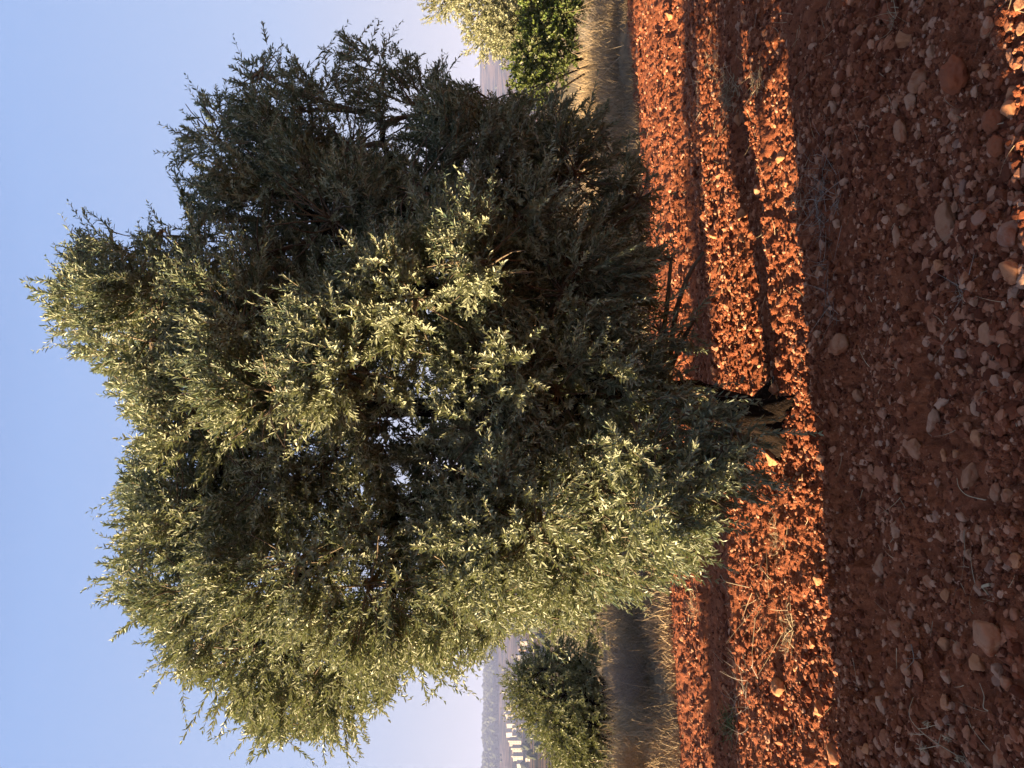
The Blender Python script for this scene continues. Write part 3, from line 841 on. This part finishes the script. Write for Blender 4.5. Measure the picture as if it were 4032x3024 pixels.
for i, (x, y) in enumerate(((2.0, -4.6), (-2.6, -7.0), (7.2, -2.4), (9.5, 3.2), (6.2, -7.0))):  # unseen trees added around the viewer to cut the sky's fill light
    t_ = small_tree('olive_tree', gz(x, y), rnd_lobes(18, 2.0, 2.0, 0.9, 4.4, 0.7, 1.0, 60 + i), M_OLIVE,
               ('added unseen olive tree straight behind the viewer, blocking sky light', 'added unseen olive tree behind and left of the viewer, blocking sky light', 'added unseen olive tree behind and right of the viewer, blocking sky light',
                'added unseen olive tree right of the near field, blocking sky light', 'farthest added unseen olive tree behind the viewer, blocking sky light')[i], 'tree', 0.24, 0.10, 11, 6, 70 + i, (.3, .6), group='added sky-blocking trees around the viewer')

# ------------------------------------------------------------------ added unseen piers: they shade the foreground, their gap lets sun through
def shade_pier():
    m = NT('pier_stone'); p = m.pos()
    c = m.ramp(m.noise(5, 5, .6, p), [(0.3, (0.22, 0.17, 0.13)), (0.7, (0.40, 0.33, 0.26))])
    m.bsdf(c, 0.95, m.noise(30, 5, .6, p), .6, .02)
    q = random.Random(3)
    for (y0, y1, hgt, lab) in ((0.98, 1.660, 2.03, 'nearer added stone pier, out of view, shading the foreground'), (1.738, 2.90, 2.03, 'farther added stone pier, out of view, shading the foreground')):
        bm = bmesh.new(); z = -0.1
        while z < hgt:
            h = q.uniform(.14, .22); y = y0
            while y < y1 - 0.01:
                w = min(q.uniform(.2, .38), y1 - y)
                if y1 - y - w < 0.12: w = y1 - y
                r = bmesh.ops.create_cube(bm, size=1)
                for v in r['verts']:
                    v.co = Vector((-7.5 + v.co.x * .54, y + w / 2 + v.co.y * (w + 0.012) + q.uniform(-.014, .014), z + h / 2 + v.co.z * (h + 0.012)))
                y += w
            z += h
        me = bpy.data.meshes.new('shade_pier'); bm.to_mesh(me); bm.free(); me.materials.append(m.m)
        tag(link('shade_pier', me), lab, 'wall', 'added shadow piers left of the view')
shade_pier()

# ------------------------------------------------------------------ dry grass, straw, stalks
def blades(P, D, L, w, bend, g, segs=3):
    """ribbons, 2 verts per node"""
    N = len(P); D = norm(D)
    side = norm(np.cross(D, norm(g.normal(size=(N, 3)))))
    bv = norm(g.normal(size=(N, 3)) * np.array([1, 1, .4])) * bend
    t = np.linspace(0, 1, segs + 1)[None, :, None]
    C = P[:, None] + L[:, None, None] * (D[:, None] * t + bv[:, None] * t * t)
    ww = (np.asarray(w) * np.ones(N))[:, None, None] * (1 - 0.75 * t) * 0.5
    V = np.stack([C - side[:, None] * ww, C + side[:, None] * ww], 2).reshape(-1, 3)
    n = (segs + 1) * 2
    q = np.array([[2 * s, 2 * s + 1, 2 * s + 3, 2 * s + 2] for s in range(segs)])
    Q = (q[None] + (np.arange(N) * n)[:, None, None]).reshape(-1, 4)
    return V, Q, np.repeat(g.random(N), n)
# grass bank along the field edge
g = np.random.default_rng(77)
N = 65000
u = g.uniform(-3.5, 14, N); e = g.random(N) ** 1.2 * 4.8 - 0.25
clump = fbm(u * 1.0, e * 1.0, 0.9, 3, 91)
keep = clump + g.normal(0, .07, N) > -0.16
u, e, clump = u[keep], e[keep], clump[keep]
x = EDGE0[0] + ET[0] * u + EN[0] * e; y = EDGE0[1] + ET[1] * u + EN[1] * e
x0 = np.stack([x, y, height(x, y) - 0.02], -1)
dd = np.stack([g.normal(0, .42, len(x)), g.normal(0, .42, len(x)), np.ones(len(x))], -1)
ll = (0.12 + 0.26 * g.random(len(x)) ** 1.5) * (1 + 1.6 * np.clip(clump, -.3, .5)) * np.interp(e, [0, .8, 5], [0.55, 1.0, 1.25])
V, Q, T_ = blades(x0, dd, ll, 0.0115, 0.35, g)
T_ = np.clip(T_ * .6 + np.repeat(np.clip(clump * 2.2 + .25, 0, .8), 8), 0, 1)
tag(link('dry_grass', mesh_np('dry_grass', V, Q, 4, M_DRYGRASS, {'tint': T_})), 'tangled dry grass covering the bank behind the field', 'grass', kind='stuff')
n2 = 900
u = g.uniform(-3.5, 13, n2); e = g.uniform(.2, 3.5, n2)
x = EDGE0[0] + ET[0] * u + EN[0] * e; y = EDGE0[1] + ET[1] * u + EN[1] * e
V, Q, T_ = blades(np.stack([x, y, height(x, y) - .02], -1), np.stack([g.normal(0, .3, n2), g.normal(0, .3, n2), np.ones(n2)], -1), .3 + .45 * g.random(n2) ** 2, .010, .25, g, 5)
tag(link('tall_grass_stalks', mesh_np('tall_grass_stalks', V, Q, 4, M_STRAW, {'tint': T_})), 'pale taller stalks standing in the dry grass of the bank', 'grass', kind='stuff')
# scattered straw on the field 
N = 2600
r = 2.3 * (13.0 / 2.3) ** g.random(N); th = R(33) * (g.random(N) * 2 - 1)
x = r * np.sin(th); y = r * np.cos(th)
k = (edge_dist(x, y) < 0) & ((r > 4.2) | (g.random(N) < .35))
x, y = x[k], y[k]
V, Q, T_ = blades(np.stack([x, y, height(x, y) + 0.012], -1), np.stack([g.normal(size=len(x)), g.normal(size=len(x)), g.normal(0.12, .2, len(x))], -1),
                  0.04 + 0.12 * g.random(len(x)) ** 2, 0.003, 0.3, g, 4)
tag(link('straw_litter', mesh_np('straw_litter', V, Q, 4, M_STRAW, {'tint': T_})), 'loose straw bits strewn over the red soil', 'straw', kind='stuff')
def tuft(name, a, b, spread_a, spread_b, n, L, mat, label, cat, up=0.5, seed=0, w=0.004, group=None, bend=.5):
    g = np.random.default_rng(seed)
    p = ground(a, b); base = Vector((p.x, p.y, hz(p.x, p.y)))
    A = np.stack([a + g.normal(0, spread_a, n), b + g.normal(0, spread_b, n)], -1)
    pts = np.array([list(ground(q[0], q[1])) for q in A])
    pts[:, 2] = height(pts[:, 0], pts[:, 1]) + 0.01
    D = np.stack([g.normal(0, 1, n), g.normal(0, 1, n), np.abs(g.normal(up, .35, n))], -1)
    V, Q, T_ = blades(pts - np.array(base), D, L * (.4 + .6 * g.random(n)), w, bend, g, 6)
    return tag(link(name, mesh_np(name, V, Q, 4, mat, {'tint': T_}), None, base), label, cat, group)
T = 'dry tufts and tangles on the field'
tuft('straw_tuft', 2903, 374, 16, 50, 260, .12, M_STRAW, 'thick pale straw tuft lying between lit clods at right', 'dry tuft', .3, 1, .006, T)
tuft('straw_tuft', 3020, 320, 10, 30, 90, .10, M_STRAW, 'small straw tuft nearer the shadow edge than the thick pale one', 'dry tuft', .3, 2, .005, T)
tuft('straw_tuft', 2830, 240, 14, 30, 90, .10, M_STRAW, 'thin pale straw scrap beside the dusted orange stone', 'dry tuft', .3, 3, .004, T)
tuft('dead_weed', 2735, 330, 22, 110, 90, .22, M_GREYSTRAW, 'long grey dead weed lying along the dark track at right', 'dead weed', .15, 4, .004, T)
tuft('dead_weed', 3295, 800, 22, 120, 190, .20, M_GREYSTRAW, 'long tangle of grey straw at the shadow edge right of centre', 'dead weed', .2, 5, .003, T)
tuft('dead_weed', 3310, 1180, 12, 80, 46, .20, M_GREYSTRAW, 'thin trailing end of grey straw reaching the two toned stone', 'dead weed', .2, 6, .003, T)
tuft('straw_tuft', 3565, 95, 14, 26, 20, .16, M_STRAW, 'few pale curly straws on the bright orange stone', 'dry tuft', .6, 7, .004, T, 1.0)
tuft('straw_tuft', 3120, 2500, 14, 40, 130, .11, M_STRAW, 'pale straw tuft on the sunlit soil at left', 'dry tuft', .3, 8, .005, T)
tuft('dead_weed', 3045, 2440, 30, 60, 22, .36, M_STRAW, 'forked dry stalks lying on the sunlit soil at left', 'dead weed', .15, 9, .005, T, .12)
tuft('dead_weed', 2930, 2760, 30, 90, 120, .22, M_GREYSTRAW, 'wide grey weed tangle on the track at left', 'dead weed', .25, 10, .004, T)
tuft('green_weed', 2885, 2850, 14, 34, 160, .16, M_GRNGRASS, 'dull green weed in the grey tangle at left', 'weed', .5, 11, .006)
tuft('straw_tuft', 3905, 1147, 9, 10, 26, .08, M_GREYSTRAW, 'tiny bluish grey curled weed scrap near the bottom', 'dry tuft', .6, 12, .003, T, 1.1)
tuft('straw_tuft', 3190, 770, 14, 50, 80, .11, M_STRAW, 'straw scraps fanned out on the right shadow edge', 'dry tuft', .25, 13, .003, T)
tuft('straw_tuft', 2740, 2390, 9, 30, 110, .15, M_STRAW, 'pale straws in front of the bank at left', 'dry tuft', .3, 14, .004, T)
tuft('straw_tuft', 3060, 2130, 12, 36, 120, .10, M_STRAW, 'straw scraps left of the big orange rock', 'dry tuft', .3, 15, .003, T)
tuft('dead_weed', 3085, 1600, 12, 50, 60, .14, M_GREYSTRAW, 'dry weeds and twigs round the foot of the olive trunk', 'dead weed', .5, 16, .003, T)
# dry bushes on the bank
def bush(name, x, y, n, L, mat, label, seed, w=.005, group=None):
    g = np.random.default_rng(seed)
    base = Vector((x, y, hz(x, y)))
    D = np.stack([g.normal(0, .6, n), g.normal(0, .6, n), np.abs(g.normal(.9, .4, n))], -1)
    st = g.normal(0, .1, (n, 3)) * np.array([1, 1, 0])
    V1, Q1, T1 = blades(st, D, L * (.5 + .5 * g.random(n)), w, .25, g, 4)
    k = g.integers(0, n, n * 5)
    t = g.uniform(.4, 1, (n * 5, 1)); 
    tip = st[k] + norm(D[k]) * L * .75 * t
    V2, Q2, T2 = blades(tip, norm(D[k]) + g.normal(0, .7, (n * 5, 3)), L * .3 * np.ones(n * 5), w * .6, .4, g, 3)
    V = np.vstack([V1, V2]); Q = np.vstack([Q1, Q2 + len(V1)])
    return tag(link(name, mesh_np(name, V, Q, 4, mat, {'tint': np.concatenate([T1, T2])}), None, base), label, 'dry bush', group)
bush('dry_bush', -5.05, 9.75, 340, .6, M_ORGRASS, 'orange lit dry bush at the left edge of the bank', 1)
bush('dry_bush', -4.1, 10.4, 300, .65, M_GREYSTRAW, 'grey brown dry bush below the dark young olive', 2, group='dry bushes on the bank')
bush('dry_bush', -3.0, 10.8, 300, .65, M_DRYGRASS, 'brown dry bush between the young olive and the big crown', 3, group='dry bushes on the bank')
bush('dry_bush', -2.5, 10.2, 240, .5, M_GREYSTRAW, 'dark dry bush close under the left side of the big crown', 4, group='dry bushes on the bank')
bush('dry_bush', 5.2, 13.9, 260, .62, M_DRYGRASS, 'feathery dry bush below the green bush at right', 5, group='dry bushes on the bank')
bush('dry_bush', 6.6, 14.0, 220, .55, M_GREYSTRAW, 'dark twiggy dry bush at the right edge of the bank', 6, group='dry bushes on the bank')
bush('dry_bush', 4.2, 13.4, 200, .45, M_DRYGRASS, 'low dry bush beside the lower right of the big crown', 7, group='dry bushes on the bank')
# the seed stalk in the near left corner
def stalk(px, label, seedheads, r=0.0022, name='dry_stalk', mat=M_STRAW, side=(), lift=0.03):
    g = np.random.default_rng(5)
    pts = []
    for i, (a, b) in enumerate(px):
        p = ground(a, b); pts.append([p.x, p.y, hz(p.x, p.y) + lift + 0.01 * math.sin(i)])
    base = np.array(pts[0])
    q, tq = resample(np.array(pts) - base, 20)
    paths = [(q, np.linspace(r * .5, r, 20))]
    for (s0, s1) in side:
        p0 = ground(*s0); p1 = ground(*s1)
        paths.append((bez(np.array([p0.x, p0.y, hz(p0.x, p0.y) + lift]) - base, np.array([p1.x, p1.y, hz(p1.x, p1.y) + lift + .02]) - base, 8, .06, g), np.linspace(r * .7, r * .4, 8)))
    o = link(name, None, None, base)
    V, Q, T_ = tubes(paths, 6, 0, g)
    link('stem', mesh_np('stem', V, Q, 4, mat, {'tint': T_}, True), o)
    for (a, b) in seedheads:
        ps = []
        p = ground(a, b)
        for k in range(14):
            c = np.array([p.x, p.y, hz(p.x, p.y) + lift]) - base + g.normal(0, .006, 3)
            d = norm(g.normal(size=3)) * .012
            ps.append((np.array([c - d, c, c + d]), np.array([.0006, .0022, .0006])))
        V, Q, T_ = tubes(ps, 5, 0, g)
        link('seed_head', mesh_np('seed_head', V, Q, 4, mat, {'tint': T_}, True), o)
    return tag(o, label, 'dry stalk')
stalk([(3672,2745),(3690,2815),(3715,2870),(3760,2930),(3800,2985),(3850,3040)], 'pale dry seed stalk lying across the near left soil', [(3725,2848),(3780,2905),(3708,2945),(3800,2988)],
      side=[((3712,2868),(3765,2855)),((3760,2930),(3785,2890)),((3765,2935),(3705,2945)),((3730,2890),(3700,2890))])
stalk([(3852,1880),(3862,1915),(3890,1950),(3930,1968),(3970,1966)], 'single curved whitish straw on the dark near soil', [], .0022, mat=M_STRAW)
stalk([(3945,2340),(3955,2320),(3975,2308),(3992,2300)], 'short white stick at the lower left', [], .006, mat=M_STRAW)
stalk([(3690,2640),(3700,2600),(3690,2560),(3682,2535)], 'thin grey stick beside the tan orange stone', [], .0018, mat=M_GREYSTRAW, side=[((3700,2590),(3668,2592))])
stalk([(2800,2235),(2850,2270),(2900,2290),(2960,2313)], 'long thin straw leaning across the sunlit soil left of the crown', [], .003, mat=M_STRAW)
stalk([(3925,2690),(3940,2740),(3950,2790),(3962,2800)], 'thin pale root beside the purple grey stone', [], .002, mat=M_STRAW)

# ------------------------------------------------------------------ hills, far wood and town
def elev(x, y):
    """tangent of the angle at which the land is seen, as a function of distance"""
    r = np.hypot(x, y); az = np.degrees(np.arctan2(x, y))
    lf = 1 - sstep(-20, 14, az)
    e_left = np.interp(r, [200, 500, 900, 1300, 1700, 2100], [0, 0.018, 0.030, 0.046, 0.060, 0.0765])
    crestr = 0.073 - 0.0011 * (az - 20)
    e_right = np.interp(r, [200, 700, 1100, 1500, 2100], [0, 0.002, 0.006, 0.032, 1.0]) 
    e_right = np.where(e_right > 0.032, 0.032 + (e_right - 0.032) / 0.968 * (crestr - 0.032), e_right)
    e_l2 = e_left
    e = lf * e_l2 + (1 - lf) * e_right
    return e, r
def hill_z(x, y):
    e, r = elev(x, y)
    z = e * r + 1.55 * sstep(200, 800, r)
    amp = sstep(400, 1400, r)
    z = z + amp * (26 * fbm(x, y, 420, 4, 200) + 3.5 * fbm(x, y, 60, 3, 210))
    back = sstep(2150, 3200, r)
    return z * (1 - back) - 20 * back - 0.35 * (1 - sstep(200, 330, r))
def build_hills():
    th = np.linspace(-R(75), R(75), 420); rr = np.concatenate([np.linspace(150, 2200, 150), np.linspace(2230, 3300, 20)])
    T, RR = np.meshgrid(th, rr)
    X = RR * np.sin(T); Y = RR * np.cos(T); Z = hill_z(X, Y)
    nr, nt = X.shape
    V = np.stack([X, Y, Z], -1).reshape(-1, 3)
    i = np.arange(nr - 1)[:, None] * nt; j = np.arange(nt - 1)[None]
    Q = np.stack([i + j, i + nt + j, i + nt + j + 1, i + j + 1], -1).reshape(-1, 4)[:, ::-1]
    m = NT('hillside'); p = m.pos()
    mp = m.n('ShaderNodeMapping'); mp.inputs['Scale'].default_value = (1.0, 2.2, 5.0); m.l(p, mp.inputs[0])
    a = m.ramp(m.noise(0.016, 6, .6, mp.outputs[0]), [(0.42, (0.02, 0.024, 0.022)), (0.56, (0.19, 0.12, 0.08)), (0.5, (0.075, 0.058, 0.045))])
    b = m.ramp(m.noise(0.12, 4, .7, mp.outputs[0]), [(0.42, (0, 0, 0)), (0.6, (1, 1, 1))])
    m.bsdf(m.mix(b, m.mix(0.5, a, (0.035, 0.042, 0.035)), a), 1.0, spec=0.0)
    tag(link('hills', mesh_np('hills', V, Q, 4, m.m, None, True)), 'hazy terraced hills beyond the plain', 'hills', kind='structure')
build_hills()
# wood on the left ridge and scattered far trees
def far_wood():
    g = np.random.default_rng(8); Vs, Fs, Ts = [], [], []; off = 0
    pts = []
    for k in range(3600):
        az = R(g.uniform(-33, -5)); r = g.uniform(1720, 2140)
        pts.append((az, r, g.uniform(6, 11)))
    for k in range(1400):
        az = R(g.uniform(-33, 33)); r = g.uniform(230, 1900)
        s = g.uniform(2, 4.5)
        x, y = r * math.sin(az), r * math.cos(az)
        if float(vnoise(np.array([x / 90]), np.array([y / 60]), 4)[0]) < 0.5: continue
        pts.append((az, r, s))
    A = np.array(pts)
    x = A[:, 1] * np.sin(A[:, 0]); y = A[:, 1] * np.cos(A[:, 0]); z = hill_z(x, y)
    N = len(A)
    P = IV[None] * (1 + .5 * (g.random((N, len(IV), 1)) - .5)) * A[:, 2][:, None, None] * np.array([1, 1, .9])
    V = (P + np.stack([x, y, z + A[:, 2] * .5], -1)[:, None]).reshape(-1, 3)
    Fc = (IF[None] + (np.arange(N) * len(IV))[:, None, None]).reshape(-1, 3)
    m = NT('far_tree'); m.bsdf(m.mix(m.attr('tint'), (0.035, 0.045, 0.03), (0.075, 0.085, 0.05)), 1.0, spec=0)
    tag(link('far_wood', mesh_np('far_wood', V, Fc, 3, m.m, {'tint': np.repeat(g.random(N), len(IV))})), 'bluish far wood on the ridge and scattered trees on the slopes', 'wood', kind='stuff')
far_wood()
# town: every building its own
def wall_mat(name, c): 
    m = NT(name); m.bsdf(c, 0.85, spec=.1); return m.m
MW = [wall_mat('cream_wall', (0.33, 0.285, 0.23)), wall_mat('white_wall', (0.38, 0.345, 0.30)), wall_mat('tan_wall', (0.32, 0.19, 0.11)), wall_mat('grey_wall', (0.13, 0.13, 0.14))]
MG = wall_mat('window_dark', (0.10, 0.10, 0.11)); MR = wall_mat('flat_roof', (0.42, 0.36, 0.30))
def boxm(cs, mat, name):
    bm = bmesh.new()
    for (c, s) in cs:
        r = bmesh.ops.create_cube(bm, size=1)
        for v in r['verts']: v.co = Vector((c[0] + v.co.x * s[0], c[1] + v.co.y * s[1], c[2] + v.co.z * s[2]))
    me = bpy.data.meshes.new(name); bm.to_mesh(me); bm.free(); me.materials.append(mat); return me
def building(x, y, z, w, h, mat, label, stair=True, rz=0.0):
    t = empty('apartment_building', (x, y, z), label, 'building', 'buildings of the far hillside town')
    t.rotation_euler = (0, 0, rz)
    w = w * 1.2; dp = w * .55
    cs = [((0, 0, h / 2 - 6), (w, dp, h + 12))]
    if stair: cs.append(((w * .18, 0, h + 1.2), (w * .3, dp * .4, 2.4)))
    link('wall', boxm(cs, mat, 'wall'), t)
    link('roof', boxm([((0, 0, h + .25), (w + .7, dp + .7, .5))], MR, 'roof'), t)
    rows = max(1, int(h / 3.4)); cols = max(2, int(w / 4))
    for r_ in range(rows):
        for c_ in range(cols):
            wx = -w / 2 + (c_ + .5) * w / cols; wz = (r_ + .55) * h / rows
            wo = link('window', boxm([((wx, -dp / 2 - .02, wz), (1.7, .12, 1.5))], MG, 'window'), t)
    return t
TOWN = [ # b centre, a top, a bottom, width px, wall, label
 (2782,1994,2014,24,0,'small cream block just left of the far wooded gully, highest in the town'),
 (2818,1995,2027,26,0,'cream block second from the right in the upper row of the town'),
 (2851,1997,2026,24,0,'cream block third from the right in the upper row of the town'),
 (2870,2018,2036,20,1,'small white house below the gap in the upper row'),
 (2886,1995,2018,26,1,'white block at the left end of the upper row of the town'),
 (2899,2018,2037,20,0,'little cream house stepping down below the upper row'),
 (2920,2008,2052,26,0,'tall cream block where the row of blocks steps down the hill'),
 (2950,2020,2056,26,0,'tall cream block second in the lower row'),
 (2979,2022,2059,26,0,'tall cream block third in the lower row'),
 (3008,2038,2062,24,1,'shorter white block at the left end of the lower row'),
 (2985,2072,2086,20,1,'small white house alone below the row of tall blocks'),
 (2862,2046,2060,14,2,'tiny orange tan house under the upper row above the young olive'),
 (2618,2045,2082,20,2,'narrow orange tan building beside the large grey one'),
 (2588,2045,2084,34,3,'large dark grey shaded building on the hillside'),
 (2558,2045,2070,18,2,'reddish building right of the large grey one'),
 (2578,2033,2045,14,1,'tiny white house above the large grey building'),
 (2530,2050,2076,20,0,'cream building close beside the edge of the olive crown'),
 (2640,2050,2070,18,3,'low bluish grey building above the young olive'),
 (298,2086,2100,14,1,'tiny white house nearest the green bush at right'),
 (325,2082,2096,12,1,'tiny white house second from the right edge group'),
 (352,2086,2105,16,0,'brightest cream house at right, lowest of its group'),
 (385,2088,2102,14,1,'tiny white house at the left of the right hand group'),
 (420,2086,2100,14,0,'tiny cream house nearest the right edge of the big crown'),
]
for (b, at_, ab, w, mi, lab) in TOWN:
    # distance at which the line of sight meets the slope
    r0 = ray(ab, b); best = None
    for d in range(350, 2100, 10):
        p = CAM + r0 * d
        if float(hill_z(np.array([p.x]), np.array([p.y]))[0]) >= p.z: best = d; break
    d = best or 1300
    p = CAM + r0 * d
    building(p.x, p.y, p.z, w / FPX * d, (ab - at_) / FPX * d, MW[mi], lab, (ab - at_) > 30, random.uniform(-.6, -.4))
# boundary wall of the town road
pw = [CAM + ray(2010, b) * 1330 for b in (2935, 2965, 2995, 3030)]
o = link('boundary_wall', boxm([(((pw[0] + pw[-1]) / 2)[:], ((pw[0] - pw[-1]).length, 1.0, 9))], MW[1], 'boundary_wall'))
tag(o, 'long low whitish wall above the lower row of blocks', 'wall')

# ------------------------------------------------------------------ air
HAZE = True
if HAZE:
    bm = bmesh.new(); bmesh.ops.create_cube(bm, size=1)
    for v in bm.verts: v.co = Vector((v.co.x * 9000, v.co.y * 9000, -22 + (v.co.z + .5) * 232))
    me = bpy.data.meshes.new('haze'); bm.to_mesh(me); bm.free()
    m = bpy.data.materials.new('air'); m.use_nodes = True; nt = m.node_tree; nt.nodes.clear()
    o_ = nt.nodes.new('ShaderNodeOutputMaterial'); pv = nt.nodes.new('ShaderNodeVolumePrincipled')
    pv.inputs['Color'].default_value = (0.48, 0.56, 0.95, 1); pv.inputs['Density'].default_value = 0.00022
    pv.inputs['Anisotropy'].default_value = 0.0
    nt.links.new(pv.outputs[0], o_.inputs['Volume'])
    me.materials.append(m)
    tag(link('haze', me), 'pale lavender evening haze', 'haze', kind='stuff')
